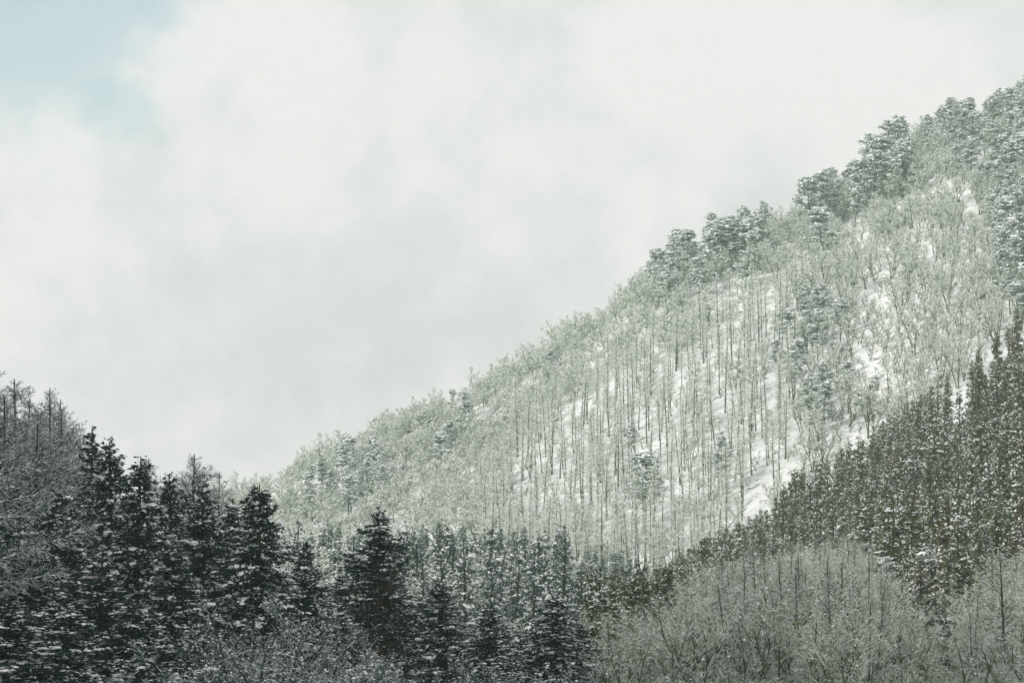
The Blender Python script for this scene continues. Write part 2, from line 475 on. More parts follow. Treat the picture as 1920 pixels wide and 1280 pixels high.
def make_cedar(seed, H=20.0, depth=13.0, R=2.9, nb=150, tuft_r=0.24, sprays=18, snow_p=0.30, blob_p=0.30, sub=0, green=0.35,
               reach=8.5, mat=None, split=True, blob_k=1.0, bough_p=0.42, bough_k=0.60, bare_front=0):
    rng = np.random.default_rng(seed)
    tg, at = trunk_geo(rng, H, 0.016 * H, sides=8, wob=0.002)
    g = Geo(); sg = Geo() if split else g
    d = depth * rng.random(nb) ** 0.85 + 0.12
    h = H - d
    az = np.arange(nb) * 2.39996 + rng.normal(size=nb) * 0.5
    L = R * np.minimum(1.0, (d / reach)) ** 0.85 * (0.62 + 0.5 * rng.random(nb)) + 0.12
    el = np.interp(d, [0, 1.0, 4, depth], [1.0, 0.65, 0.2, -0.28]) + rng.normal(size=nb) * 0.2
    B0 = at(h)
    Dh = np.stack([np.cos(az), np.sin(az), np.zeros(nb)], 1)
    def bp(i, s):
        q = L[i] * s
        z = q * np.sin(el[i]) - 0.50 * q * s * np.clip(d[i] / 6, 0, 1) + 0.20 * q * s * s
        return B0[i] + Dh[i] * (q * np.cos(el[i]))[:, None] + UP[None] * z[:, None]
    al = np.arange(nb)
    one = np.ones(nb)
    if bare_front:                       # lower boughs lost on the side that faces the open valley
        L = np.where((d > bare_front) & (Dh[:, 1] < -0.25), L * 0.12, L)
    m_ = bp(al, one * 0.5)
    tapers(tg, rng, B0, m_ + (m_ - B0) * 0.15, 0.02 + 0.012 * L)
    tapers(tg, rng, m_, bp(al, one), 0.012 + 0.006 * L)
    nt_ = np.maximum(1, np.round(L / (tuft_r * 1.05))).astype(int) + 1
    i = np.repeat(al, nt_)
    s = np.concatenate([np.linspace(0.22 if k > 2 else 0.6, 1.0, k) for k in nt_])
    lat = np.cross(Dh[i], UP) * (rng.normal(size=len(i)) * 0.33 * L[i] * (1.05 - s) + rng.normal(size=len(i)) * tuft_r * 0.4)[:, None]
    C = bp(i, s) + lat
    C[:, 2] += rng.normal(size=len(i)) * tuft_r * 0.55
    rt = tuft_r * (0.65 + 0.6 * rng.random(len(i))) * np.interp(d[i], [0, 1.5], [0.55, 1.0])
    ns = sprays
    k = np.repeat(np.arange(len(C)), ns)
    D = unit(Dh[i][k] * 0.6 + sph(rng, len(k)) * 0.95 + UP * 0.32)
    P0 = C[k] + sph(rng, len(k)) * (rt[k] * 0.35 * rng.random(len(k)))[:, None]
    Ls = rt[k] * (0.5 + 0.65 * rng.random(len(k)))
    outer = np.clip((s[k] - 0.3) / 0.7, 0, 1)
    tone_t = np.clip(green + 0.18 * rng.normal(size=len(C)) + 0.30 * (s < 0.5) * rng.random(len(C)), 0, 1)
    tone = np.clip(tone_t[k] + 0.10 * rng.normal(size=len(k)), 0, 1)
    tuft_snow = rng.random(len(C)) ** 1.5 * 2.0
    snowy = (rng.random(len(k)) < snow_p * tuft_snow[k] * (0.3 + 0.9 * outer)) & (D[:, 2] > -0.45)
    spindles(g, rng, P0, D, Ls, Ls * 0.20, Ls * 0.13, snowy, tone)
    # snow lying on the tufts
    ok = (rng.random(len(C)) < blob_p * (0.35 + 0.65 * s)) & (d[i] > 0.5)
    j = np.nonzero(ok)[0]
    nl = 4
    jj = np.repeat(j, nl)
    size = (0.30 + 0.95 * rng.random(len(j)) ** 2.0)[np.repeat(np.arange(len(j)), nl)] * (0.5 + 0.7 * rng.random(len(jj))) * rt[jj] * blob_k
    off = sph(rng, len(jj)) * (rt[jj] * 0.62)[:, None]; off[:, 2] = np.abs(off[:, 2]) * 0.5
    Cb = C[jj] + off + UP * (rt[jj] * 0.50)[:, None]
    Db = unit(Dh[i][jj] + rng.normal(size=(len(jj), 3)) * 0.6 - UP * (0.1 + 0.9 * rng.random(len(jj)))[:, None])
    blobs(sg, rng, Cb, Db, size * 0.46, size * 0.40, size * 0.40, sub=sub, mi=0 if split else 1)
    if bough_p > 0:
        bi = np.nonzero((rng.random(nb) < bough_p) & (d > 0.7) & (L > 0.5))[0]
        per = np.maximum(3, np.round(L[bi] / (tuft_r * 0.75)).astype(int))
        q = np.repeat(bi, per)
        s0_ = np.repeat(0.15 + 0.5 * rng.random(len(bi)), per)
        sq = s0_ + (1.02 - s0_) * rng.random(len(q))
        side = np.cross(Dh[q], UP)
        spread = (rng.random(len(q)) - 0.5) * 2 * L[q] * 0.22 * (1.15 - sq)
        Cq = bp(q, sq) + side * spread[:, None] + UP * (tuft_r * (0.55 - 0.25 * np.abs(spread) / (0.1 + L[q] * 0.2)))[:, None]
        wq = tuft_r * bough_k * (0.45 + 0.9 * rng.random(len(q)) ** 1.5)
        Dq = unit(Dh[q] + side * (spread / (0.05 + L[q] * 0.3))[:, None] - UP * (0.05 + 1.2 * sq ** 2 * rng.random(len(q)))[:, None] + rng.normal(size=(len(q), 3)) * 0.2)
        blobs(sg, rng, Cq, Dq, wq * 0.82, wq * 0.60, wq * 0.50, sub=sub, mi=0 if split else 1)
    parts = {'trunk': tg.mesh('cedar_trunk', [M_BARK_DARK]), 'crown': g.mesh('cedar_crown', [mat or M_CEDAR, M_SNOW])}
    if split:
        parts['snow_cover'] = sg.mesh('cedar_snow', [M_SNOW])
    return parts, H

def make_pine(seed, H=13.0, R=2.6, limbs=22, base=0.45, pads_per=5, sprays=30, sub=0, lean=0.03, snow=0.95, flat=0.55):
    rng = np.random.default_rng(seed)
    tg, at = trunk_geo(rng, H * 0.96, 0.016 * H, lean=lean, sides=6, wob=0.008)
    g = Geo()
    t = base + (1 - base) * np.sort(rng.random(limbs)) ** 0.9
    h = H * t * 0.96
    az = np.arange(limbs) * 2.39996 + rng.normal(size=limbs) * 0.6
    x = (t - base) / (1 - base)
    L = R * (0.35 + 0.65 * np.sqrt(np.clip(1 - (x * 0.98) ** 2, 0, 1))) * (0.6 + 0.5 * rng.random(limbs)) * np.interp(x, [0, .12, .8, 1], [0.75, 1, 0.75, 0.3])
    el = np.interp(x, [0, 1], [0.12, 0.9]) + rng.normal(size=limbs) * 0.15
    B0 = at(h)
    D = np.stack([np.cos(az) * np.cos(el), np.sin(az) * np.cos(el), np.sin(el)], 1)
    B1 = B0 + D * L[:, None]
    tapers(tg, rng, B0, B1, 0.03 + 0.02 * L)
    k = np.repeat(np.arange(limbs), pads_per)
    s = rng.random(len(k)) * 0.55 + 0.45
    s[::pads_per] = 1.0
    C = B0[k] + (B1 - B0)[k] * s[:, None] + np.cross(D[k], UP) * (rng.normal(size=len(k)) * 0.3 * L[k])[:, None]
    rp = R * 0.18 * (0.6 + 0.8 * rng.random(len(k)))
    C[:, 2] += rng.normal(size=len(k)) * R * 0.10
    kk = np.repeat(np.arange(len(C)), sprays)
    q = sph(rng, len(kk)) * (rng.random(len(kk)) ** 0.5)[:, None]
    q[:, 2] *= flat
    P0 = C[kk] + q * rp[kk][:, None]
    Ds = unit(q * 0.8 + sph(rng, len(kk)) * 0.6 + UP * 0.55)
    Ls = rp[kk] * (0.35 + 0.3 * rng.random(len(kk)))
    tone = np.clip(0.35 + 0.2 * rng.normal(size=len(C))[kk] + 0.12 * rng.normal(size=len(kk)), 0, 1)
    snowy = (rng.random(len(kk)) < 0.34 * snow) & (Ds[:, 2] > -0.1)
    spindles(g, rng, P0, Ds, Ls, Ls * 0.20, Ls * 0.15, snowy, tone)
    nl = 6
    pick = np.nonzero(rng.random(len(C)) < snow)[0]
    j = np.repeat(pick, nl)
    off = sph(rng, len(j)) * (rp[j] * 0.62)[:, None]; off[:, 2] = 0
    Cb = C[j] + off + UP * (rp[j] * (flat * 0.85))[:, None]
    sz = rp[j] * (0.28 + 0.55 * rng.random(len(j)) ** 1.5)
    Db = unit(D[k][j] * np.array([1, 1, 0.2]) + rng.normal(size=(len(j), 3)) * 0.4)
    blobs(g, rng, Cb, Db, sz, sz * 0.65, sz * 0.34, sub=sub)
    return {'trunk': tg.mesh('pine_trunk', [M_BARK_GREY]), 'crown': g.mesh('pine_crown', [M_PINE, M_SNOW])}, H

def make_larch(seed, H=17.0, base=0.3, nb=70, twigs=10, sub_twigs=0, reach=0.15, snow=0.6, tw=0.022, mats=None, upc=0.25, r0=0.010, el0=0.05, hu=1.4, etop=0.55, ltop=0.10, mid=0.75, flecks=0, fleck_r=0.1):
    """Bare larch: straight mast, near level boughs that turn up at their ends, short side twigs."""
    rng = np.random.default_rng(seed)
    tg, at = trunk_geo(rng, H, r0 * H, sides=6, lean=0.012, wob=0.0035)
    g = Geo()
    t = base + (0.985 - base) * rng.random(nb)
    h = H * t
    az = rng.random(nb) * 6.2832
    x = (t - base) / (1 - base)
    L = H * reach * np.interp(x, [0, 0.2, 0.55, 1.0], [0.65, 1.0, mid, ltop]) * (0.55 + 0.6 * rng.random(nb))
    el = el0 + np.interp(x, [0, 1], [-0.1, etop]) + rng.normal(size=nb) * 0.14
    B0 = at(h)
    Dh = np.stack([np.cos(az), np.sin(az), np.zeros(nb)], 1)
    def bp(s):
        return B0 + Dh * (L * s * np.cos(el))[:, None] + UP[None] * (L * s * np.sin(el) + upc * L * s * s)[:, None]
    a, b_, c = bp(0.0), bp(0.5), bp(1.0)
    bw = tw * 1.3 + 0.006 * L
    tapers(g, rng, a, b_ + (b_ - a) * 0.25, bw, snow, hu)
    tapers(g, rng, b_, c, bw * 0.75, snow, hu)
    Q0 = np.concatenate([a, b_]); Q1 = np.concatenate([b_, c])
    S0, k, s = on_segments(rng, Q0, Q1, twigs // 2, 0.15, 1.0)
    D = deflect(rng, unit(Q1 - Q0)[k], 0.85, 0.1)
    Lk = np.concatenate([L, L])[k]
    along = np.where(k < nb, s * 0.5, 0.5 + 0.5 * s)
    S1 = S0 + D * (Lk * 0.42 * (1.1 - along) * (0.5 + rng.random(len(k))) + np.minimum(0.1, 0.12 * Lk))[:, None]
    thin = np.clip(Lk / 1.0, 0.3, 1.0)
    tapers(g, rng, S0, S1, tw * thin, snow, hu)
    if sub_twigs:
        U0, kk, ss = on_segments(rng, S0, S1, sub_twigs, 0.15, 1.0)
        D2 = deflect(rng, unit(S1 - S0)[kk], 0.8, 0.12)
        U1 = U0 + D2 * (np.linalg.norm(S1 - S0, axis=1)[kk] * 0.4 * (0.5 + rng.random(len(kk))))[:, None]
        tapers(g, rng, U0, U1, tw * 0.7 * thin[kk], snow, hu)
    if flecks:
        j = rng.integers(0, len(S0), flecks)
        r_ = fleck_r * (0.4 + 1.0 * rng.random(flecks) ** 2)
        blobs(g, rng, S0[j] + (S1[j] - S0[j]) * rng.random((flecks, 1)), unit(S1[j] - S0[j]), r_ * 1.6, r_ * 0.8, r_ * 0.7)
    mt = mats or (M_BARK_GREY, M_TWIG_GREY)
    return {'trunk': tg.mesh('larch_trunk', [mt[0]]), 'crown': g.mesh('larch_crown', [mt[1], M_SNOW])}, H

def make_broadleaf(seed, H=9.0, spread=0.55, stems=1, limbs=7, n2=6, n3=6, n4=4, snow=0.75, tw=0.03, mats=None, hu=1.5, flecks=0, fleck_r=0.06, fork=0.25, up=0.25):
    """Bare broadleaf tree: stems that fork into limbs, branches and twigs, each lying snow on top."""
    rng = np.random.default_rng(seed)
    tg = Geo(); g = Geo()
    A0, A1, W = [], [], []
    for q in range(stems):
        az = rng.random() * 6.28
        lean = (0.05 if stems == 1 else 0.22) * (0.6 + rng.random())
        top = np.array((math.cos(az) * lean * H, math.sin(az) * lean * H, H * (0.62 if stems == 1 else 0.75) * (0.85 + 0.3 * rng.random())))
        n = 6
        f = np.linspace(0, 1, n)
        pts = top[None] * f[:, None] ** np.array([1.25, 1.25, 1.0]) + rng.normal(size=(n, 3)) * 0.010 * H * np.array([1, 1, 0])
        pts[0] = (0.1 * math.cos(az) * (stems > 1), 0.1 * math.sin(az) * (stems > 1), -1.0)
        tube(tg, pts, (0.016 if stems == 1 else 0.010) * H * (1 - f) ** 0.8 + 0.02, 5)
        h = fork + (1 - fork) * (np.arange(limbs) + rng.random(limbs)) / limbs
        st = np.stack([np.interp(h, f, pts[:, j]) for j in range(3)], 1)
        a2 = np.arange(limbs) * 2.4 + rng.random() * 6
        e2 = np.interp(h, [fork, 1], [0.45, 1.2]) + rng.normal(size=limbs) * 0.15
        D = np.stack([np.cos(a2) * np.cos(e2), np.sin(a2) * np.cos(e2), np.sin(e2)], 1)
        ln = H * spread * np.interp(h, [fork, 1], [1.0, 0.62]) * (0.7 + 0.45 * rng.random(limbs))
        A0.append(st); A1.append(st + D * ln[:, None]); W.append(0.004 * H * np.ones(limbs) + 0.015)
    A0, A1, W = np.concatenate(A0), np.concatenate(A1), np.concatenate(W)
    tapers(tg, rng, A0, A1, W, 0)
    B0, k, s = on_segments(rng, A0, A1, n2, 0.25, 1.0)
    L = np.linalg.norm(A1 - A0, axis=1)[k]
    B1 = B0 + deflect(rng, unit(A1 - A0)[k], 0.65, up) * (L * 0.5 * (1.15 - s * 0.6) * (0.6 + 0.6 * rng.random(len(k))))[:, None]
    tapers(g, rng, B0, B1, tw * 1.25, snow, hu)
    C0, k, s = on_segments(rng, B0, B1, n3, 0.2, 1.0)
    L = np.linalg.norm(B1 - B0, axis=1)[k]
    C1 = C0 + deflect(rng, unit(B1 - B0)[k], 0.75, up * 0.7) * (L * 0.5 * (0.5 + 0.8 * rng.random(len(k))))[:, None]
    tapers(g, rng, C0, C1, tw, snow, hu)
    E0 = E1 = None
    if n4:
        E0, k, s = on_segments(rng, C0, C1, n4, 0.2, 1.0)
        L = np.linalg.norm(C1 - C0, axis=1)[k]
        E1 = E0 + deflect(rng, unit(C1 - C0)[k], 0.85, 0.1) * (L * 0.55 * (0.5 + 0.8 * rng.random(len(k))))[:, None]
        tapers(g, rng, E0, E1, tw * 0.8, snow, hu)
    if flecks:
        src = E1 if E1 is not None else C1
        j = rng.integers(0, len(src), flecks)
        r_ = fleck_r * (0.5 + 1.1 * rng.random(flecks) ** 2)
        blobs(g, rng, src[j], sph(rng, flecks) * np.array([1, 1, 0.4]) , r_ * 1.2, r_ * 0.9, r_ * 0.7)
    mt = mats or (M_BARK_GREY, M_TWIG_GREY)
    return {'trunk': tg.mesh('broadleaf_trunk', [mt[0]]), 'crown': g.mesh('broadleaf_crown', [mt[1], M_SNOW])}, H

# ------------------------------------------------------------------ placing
class Kind:
    """One kind of tree: its prototype meshes; every placed tree is an Empty with one object per part."""
    def __init__(self, name, cat, protos):
        self.name, self.cat, self.protos = name, cat, protos
        self.first = {}
    def place(self, v, loc, rz, scale, label, group=None, sxy=1.0, tilt=(0, 0)):
        parts, H = self.protos[v]
        if v not in self.first:
            root = bpy.data.objects.new(self.name, None)
            root.empty_display_size = 0.5
            COL.objects.link(root)
            kids = []
            for pn, me in parts.items():
                o = bpy.data.objects.new(pn, me)
                COL.objects.link(o); o.parent = root
                kids.append(o)
            self.first[v] = (root, kids)
        else:
            r0, k0 = self.first[v]
            root = r0.copy()
            COL.objects.link(root)
            for c in k0:
                o = c.copy(); COL.objects.link(o); o.parent = root
            for key in ('group',):
                if key in root: del root[key]
        root.name = self.name
        root.location = loc
        root.rotation_euler = (tilt[0], tilt[1], rz)
        root.scale = (scale * sxy, scale * sxy, scale)
        root['label'] = label; root['category'] = self.cat
        root['proto_height'] = H
        if group: root['group'] = group
        return root

def inside(poly, u, v):
    p = np.asarray(poly, float)
    r = np.zeros(np.shape(u), bool)
    j = len(p) - 1
    for i in range(len(p)):
        c = ((p[i, 1] > v) != (p[j, 1] > v)) & (u < (p[j, 0] - p[i, 0]) * (v - p[i, 1]) / (p[j, 1] - p[i, 1] + 1e-9) + p[i, 0])
        r ^= c
        j = i
    return r

def in_sight(x, y, z, tol=1.2):
    f = np.linspace(0.35, 0.985, 60)[:, None]
    return np.all(height(x[None] * f, y[None] * f) < (CAMZ + (z - CAMZ)[None] * f) + tol, axis=0)

def scatter(rng, poly, yr, n, dmin, avoid=None, sight=False):
    """Base points on the terrain inside a region of the hillside, no two closer than dmin."""
    ptsx, ptsy = [], []
    cell = {}
    tries = 0
    while len(ptsx) < n and tries < 12:
        tries += 1
        m = 20000
        y = yr[0] + (yr[1] - yr[0]) * rng.random(m)
        x = (rng.random(m) * 2.5 - 1.25) * y * math.tan(HF / 2)
        z = height(x, y)
        u, v = project(x, y, z)
        ok = inside(poly, u, v)
        if avoid is not None:
            for a in avoid:
                ok &= ~inside(a, u, v)
        if sight:
            j = np.nonzero(ok)[0]
            ok[j] = in_sight(x[j], y[j], z[j])
        for xx, yy in zip(x[ok], y[ok]):
            ci, cj = int(xx // dmin), int(yy // dmin)
            hit = False
            for i in (-1, 0, 1):
                for j in (-1, 0, 1):
                    for (a, b2) in cell.get((ci + i, cj + j), ()):
                        if (a - xx) ** 2 + (b2 - yy) ** 2 < dmin * dmin:
                            hit = True; break
            if hit: continue
            cell.setdefault((ci, cj), []).append((xx, yy))
            ptsx.append(xx); ptsy.append(yy)
            if len(ptsx) >= n: break
    x = np.array(ptsx); y = np.array(ptsy)
    return np.stack([x, y, height(x, y)], 1) if len(x) else np.zeros((0, 3))

def ground(u, Y):
    x = (u - 960) / FPX * (Y / math.cos(PITCH))
    return np.array((x, Y, float(height(x, Y))))

def hit(u, v, y0=150, y1=800):
    """Where the ray of a pixel first meets the terrain beyond y0."""
    Y = np.arange(y0, y1, 0.5)
    d = pix_dir(u, v)
    x = d.x / d.y * Y; z = CAMZ + d.z / d.y * Y
    b = np.nonzero(height(x, Y) > z)[0]
    i = b[0] if len(b) else len(Y) - 1
    return np.array((x[i], Y[i], float(height(x[i], Y[i]))))

def stuff_trees(name, label, kind, pts, rots, scales, var):
    """Trees beyond the limit of single objects: one object that sets down copies of the kind's own meshes at its points."""
    me = bpy.data.meshes.new(name)
    n = len(pts)
    me.vertices.add(n); me.vertices.foreach_set('co', np.ascontiguousarray(pts, np.float32).ravel())
    for an, ar in (('turn', rots), ('size', scales), ('kind_index', var)):
        a = me.attributes.new(an, 'FLOAT', 'POINT'); a.data.foreach_set('value', np.ascontiguousarray(ar, np.float32))
    o = bpy.data.objects.new(name, me); COL.objects.link(o)
    ng = bpy.data.node_groups.new(name, 'GeometryNodeTree')
    ng.interface.new_socket('Geometry', in_out='INPUT', socket_type='NodeSocketGeometry')
    ng.interface.new_socket('Geometry', in_out='OUTPUT', socket_type='NodeSocketGeometry')
    nd = ng.nodes
    gi = nd.new('NodeGroupInput'); go = nd.new('NodeGroupOutput')
    jn = nd.new('GeometryNodeJoinGeometry')
    def named(nm):
        q = nd.new('GeometryNodeInputNamedAttribute'); q.data_type = 'FLOAT'; q.inputs['Name'].default_value = nm
        return q.outputs[0]
    for v in sorted(kind.first):
        cmp_ = nd.new('FunctionNodeCompare'); cmp_.data_type = 'FLOAT'; cmp_.operation = 'EQUAL'
        ng.links.new(named('kind_index'), cmp_.inputs[0]); cmp_.inputs[1].default_value = v
        cmp_.inputs['Epsilon'].default_value = 0.1
        ij = nd.new('GeometryNodeJoinGeometry')
        for c in kind.first[v][1]:
            oi = nd.new('GeometryNodeObjectInfo'); oi.inputs['Object'].default_value = c
            oi.transform_space = 'ORIGINAL'
            ng.links.new(oi.outputs['Geometry'], ij.inputs[0])
        ip = nd.new('GeometryNodeInstanceOnPoints')
        ng.links.new(gi.outputs[0], ip.inputs['Points'])
        ng.links.new(cmp_.outputs[0], ip.inputs['Selection'])
        ng.links.new(ij.outputs[0], ip.inputs['Instance'])
        cx = nd.new('ShaderNodeCombineXYZ'); ng.links.new(named('turn'), cx.inputs[2])
        ng.links.new(cx.outputs[0], ip.inputs['Rotation'])
        ng.links.new(named('size'), ip.inputs['Scale'])
        ng.links.new(ip.outputs[0], jn.inputs[0])
    ng.links.new(jn.outputs[0], go.inputs[0])
    md = o.modifiers.new('scatter', 'NODES'); md.node_group = ng
    o['kind'] = 'stuff'; o['label'] = label
    return o

rng = np.random.default_rng(11)

# ------------------------------------------------------------------ the far mountainside: kinds
broadleaf = Kind('broadleaf_tree', 'tree', [make_broadleaf(100 + i, H=8.0, spread=0.40 + 0.05 * (i % 3), stems=1 + (i % 2), limbs=15 - 5 * (i % 2), n2=6, n3=5, n4=4, tw=0.030, snow=0.74, hu=2.3, fork=0.12, flecks=620, fleck_r=0.11, mats=(M_BARK_GREY, M_TWIG_SAGE)) for i in range(6)])
sapling = Kind('slender_tree', 'tree', [make_broadleaf(140 + i, H=10.0, spread=0.30, stems=1 + (i % 3), limbs=9, n2=6, n3=5, n4=3, tw=0.022, snow=0.85, fork=0.30, hu=2.2, flecks=340, fleck_r=0.10, mats=(M_BARK_GREY, M_TWIG_SAGE)) for i in range(6)])
larch = Kind('larch_tree', 'tree', [make_larch(200 + i, H=17.0, nb=66 + 12 * (i % 4), twigs=9, base=0.24 + 0.06 * (i % 4), reach=0.14 + 0.01 * (i % 3), tw=0.024, snow=0.78, mats=(M_BARK_GREY, M_TWIG_SAGE), r0=0.0088 + 0.0022 * (i % 3), hu=2.6, flecks=260, fleck_r=0.10) for i in range(7)])
pine = Kind('pine_tree', 'tree', [make_pine(300 + i, H=12.0, R=2.4 + 0.3 * (i % 3), limbs=26 + 2 * i, base=0.26 + 0.06 * (i % 3)) for i in range(6)])
young = Kind('young_cedar', 'tree', [make_cedar(400 + i, H=11.0, depth=10.4, R=(1.9, 2.1, 1.7, 2.2, 1.6, 1.9, 2.0)[i], nb=72 + 8 * (i % 3), tuft_r=0.37, sprays=15, snow_p=0.36, blob_p=0.40, sub=0, green=(0.3, 0.45, 0.36, 0.62, 0.4, 0.95, 0.2)[i], reach=9.0 + (i % 3), mat=M_YOUNG, split=False, blob_k=0.62, bough_p=0.65, bough_k=0.42) for i in range(7)])
conifer = Kind('conifer_tree', 'tree', [make_cedar(500 + i, H=12.0, depth=11.2, R=1.6, nb=100, tuft_r=0.31, sprays=12, snow_p=0.30, blob_p=0.2, sub=0, green=0.4, reach=7, mat=M_CONIFER, split=False, bough_p=0.55, bough_k=0.6) for i in range(5)])
gully = Kind('bare_tree', 'tree', [make_broadleaf(600 + i, H=7.5, spread=0.38 + 0.04 * (i % 3), stems=2 + (i % 3), limbs=8 - 2 * (i % 3), n2=7, n3=6, n4=3, tw=0.013, snow=(0.78, 0.6, 0.82, 0.5, 0.7)[i], hu=2.0, fork=0.10, flecks=(50, 20, 60, 10, 30)[i], fleck_r=0.06, mats=(M_BARK_GREY, (M_TWIG_SAGE, M_TWIG_MID, M_TWIG_SAGE, M_TWIG_MID, M_TWIG_SAGE)[i])) for i in range(5)]
             + [make_larch(650 + i, H=9.0, base=0.10, nb=110, twigs=14, sub_twigs=1, reach=0.24, tw=0.012, snow=0.6, r0=0.007, hu=1.7, el0=0.05, mats=(M_BARK_DARK, M_TWIG_MID)) for i in range(2)])

fan = Kind('fan_stemmed_tree', 'tree', [make_broadleaf(190 + i, H=9.0, spread=0.26, stems=7, limbs=5, n2=5, n3=4, n4=2, tw=0.022, snow=0.7, fork=0.45, hu=2.0, mats=(M_BARK_DARK, M_TWIG_GREY)) for i in range(2)])
RZ = lambda: rng.random() * 6.2832

def name_members(roots, label, group, zones=None, ends=True):
    """Labels for the trees of one stand: its outermost trees get their own, the others the label of their zone."""
    if not roots:
        return
    pos = []
    for r in roots:
        x, y, z = r.location
        u, vb = project(x, y, z)
        _, vt = project(x, y, z + r.scale[2] * r['proto_height'])
        pos.append((u, vb, vt))
    pos = np.array(pos)
    if zones:
        left = list(range(len(roots)))
        for test, lab in zones:
            hit_ = [i for i in left if test(*pos[i])]
            for i in hit_:
                roots[i]['label'] = lab; roots[i]['group'] = group
            left = [i for i in left if i not in set(hit_)]
    if ends and len(roots) > 3:
        vis = [i for i in range(len(roots)) if 0 < pos[i, 0] < 1920 and pos[i, 2] < 1270] or list(range(len(roots)))
        used = set()
        for word, key in (('leftmost', lambda i: pos[i, 0]), ('rightmost', lambda i: -pos[i, 0]), ('highest standing', lambda i: pos[i, 2]), ('lowest standing', lambda i: -pos[i, 1]),
                          ('smallest', lambda i: pos[i, 1] - pos[i, 2]), ('tallest', lambda i: pos[i, 2] - pos[i, 1])):
            c = [i for i in sorted(vis, key=key) if i not in used]
            if c:
                used.add(c[0])
                roots[c[0]]['label'] = word + ' ' + label
    for r in roots:
        del r['proto_height']

def region(kind, poly, yr, n, dmin, smin, smax, label, group, limit=10**9, avoid=None, tilt=0.04, sight=False, crest=None, smin_ok=0.38, wide=0.3, zones=None, ragged=0.86, over=1.04):
    """Fills a region; returns the points left over beyond the limit, for one stuff object."""
    roots = []
    pts = scatter(rng, poly, yr, n, dmin, avoid, sight)
    nv = len(kind.protos)
    order = np.argsort(pts[:, 1]) if len(pts) else []
    rest = []
    c = -1
    for i in order:
        c += 1
        s = smin + (smax - smin) * rng.random()
        v = int(rng.integers(0, nv)) if c >= nv else c
        if crest is not None:            # smaller trees where the stand thins out towards its upper edge
            x_, y_, z_ = pts[i]
            u_, vb = project(x_, y_, z_)
            room = (vb - np.interp(u_, crest[0], crest[1])) * y_ / FPX * (ragged + (over - ragged) * rng.random())
            s = min(s, room / kind.protos[v][1])
            if s < smin_ok:
                c -= 1
                continue
        if c < limit:
            roots.append(kind.place(v, pts[i] - np.array((0, 0, 0.1)), RZ(), s, label, group, sxy=1 - wide / 2 + wide * rng.random(), tilt=(rng.normal() * tilt, rng.normal() * tilt)))
        else:
            rest.append((*pts[i], RZ(), s, v))
    name_members(roots, label, group, zones)
    return rest

# open snow left of the right edge trees
CLEAR1 = [(1600, 565), (1640, 525), (1690, 545), (1672, 585), (1690, 630), (1655, 665), (1682, 720), (1650, 750), (1668, 810), (1580, 815), (1622, 745), (1598, 700), (1625, 650), (1608, 610)]
RIDGE_BAND = [(430, 950), (560, 885), (700, 810), (860, 720), (1000, 650), (1130, 590), (1260, 520), (1420, 440), (1560, 370), (1760, 265), (1930, 175), (1930, 330), (1760, 400), (1600, 470), (1450, 560), (1220, 690), (1010, 790), (940, 870), (935, 1000), (900, 1100), (560, 1130), (430, 1090)]
rest_b = region(broadleaf, RIDGE_BAND, (430, 800), 1500, 1.75, 0.55, 1.2, 'frosted bare broadleaf tree in the thick band along the mountain ridge', 'frosted broadleaf trees along the ridge', limit=300, zones=[
    (lambda u, b, t: u < 640, 'frosted bushy tree at the low end of the ridge behind the ragged-headed cedar'),
    (lambda u, b, t: u < 760 and b > 930, 'frosted bushy tree on the misty lower slope above the vine-hung cedar'),
    (lambda u, b, t: u < 960 and b > 930, 'frosted bushy tree just above the dark valley conifers'),
    (lambda u, b, t: t < 640 and u > 1440, 'frosted bushy tree between the ridge pine clumps'),
    (lambda u, b, t: u > 1180, 'frosted bushy tree below the middle ridge pines'),
    (lambda u, b, t: u > 960, 'frosted bushy tree in the ridge band beside the larch slope'),
    (lambda u, b, t: True, 'frosted bushy tree halfway up the left flank of the ridge')])
PLANT = [(880, 960), (960, 860), (1030, 790), (1200, 705), (1440, 590), (1520, 560), (1500, 700), (1490, 860), (1480, 990), (1350, 1090), (1200, 1160), (1080, 1170), (900, 1100)]
rest_l = region(larch, PLANT, (430, 760), 370, 2.4, 0.55, 0.95, 'slender bare larch among the straight trunks on the snowy lower mountainside', 'larches on the snowy mountainside', limit=300, zones=[
    (lambda u, b, t: abs(u - 1205) < 85 and t < 1000 < b + 90, 'slender larch standing close around the wide flat-crowned pine'),
    (lambda u, b, t: abs(u - 1355) < 60 and b > 860, 'slender larch standing beside the broken-topped pine'),
    (lambda u, b, t: u < 1060 and b > 980, 'slender larch rising from behind the dark valley conifers'),
    (lambda u, b, t: u < 1130, 'slender larch at the left edge of the larch slope by the bushy band'),
    (lambda u, b, t: b > 1010, 'slender larch at the foot of the slope above the ravine'),
    (lambda u, b, t: u > 1380, 'slender larch next to the scattered pines left of the snow clearing'),
    (lambda u, b, t: True, 'slender larch in the middle of the snowy larch slope')])
UPPER = [(1440, 590), (1450, 560), (1600, 470), (1760, 400), (1930, 330), (1930, 600), (1870, 660), (1780, 760), (1640, 860), (1500, 960), (1490, 800), (1520, 600)]
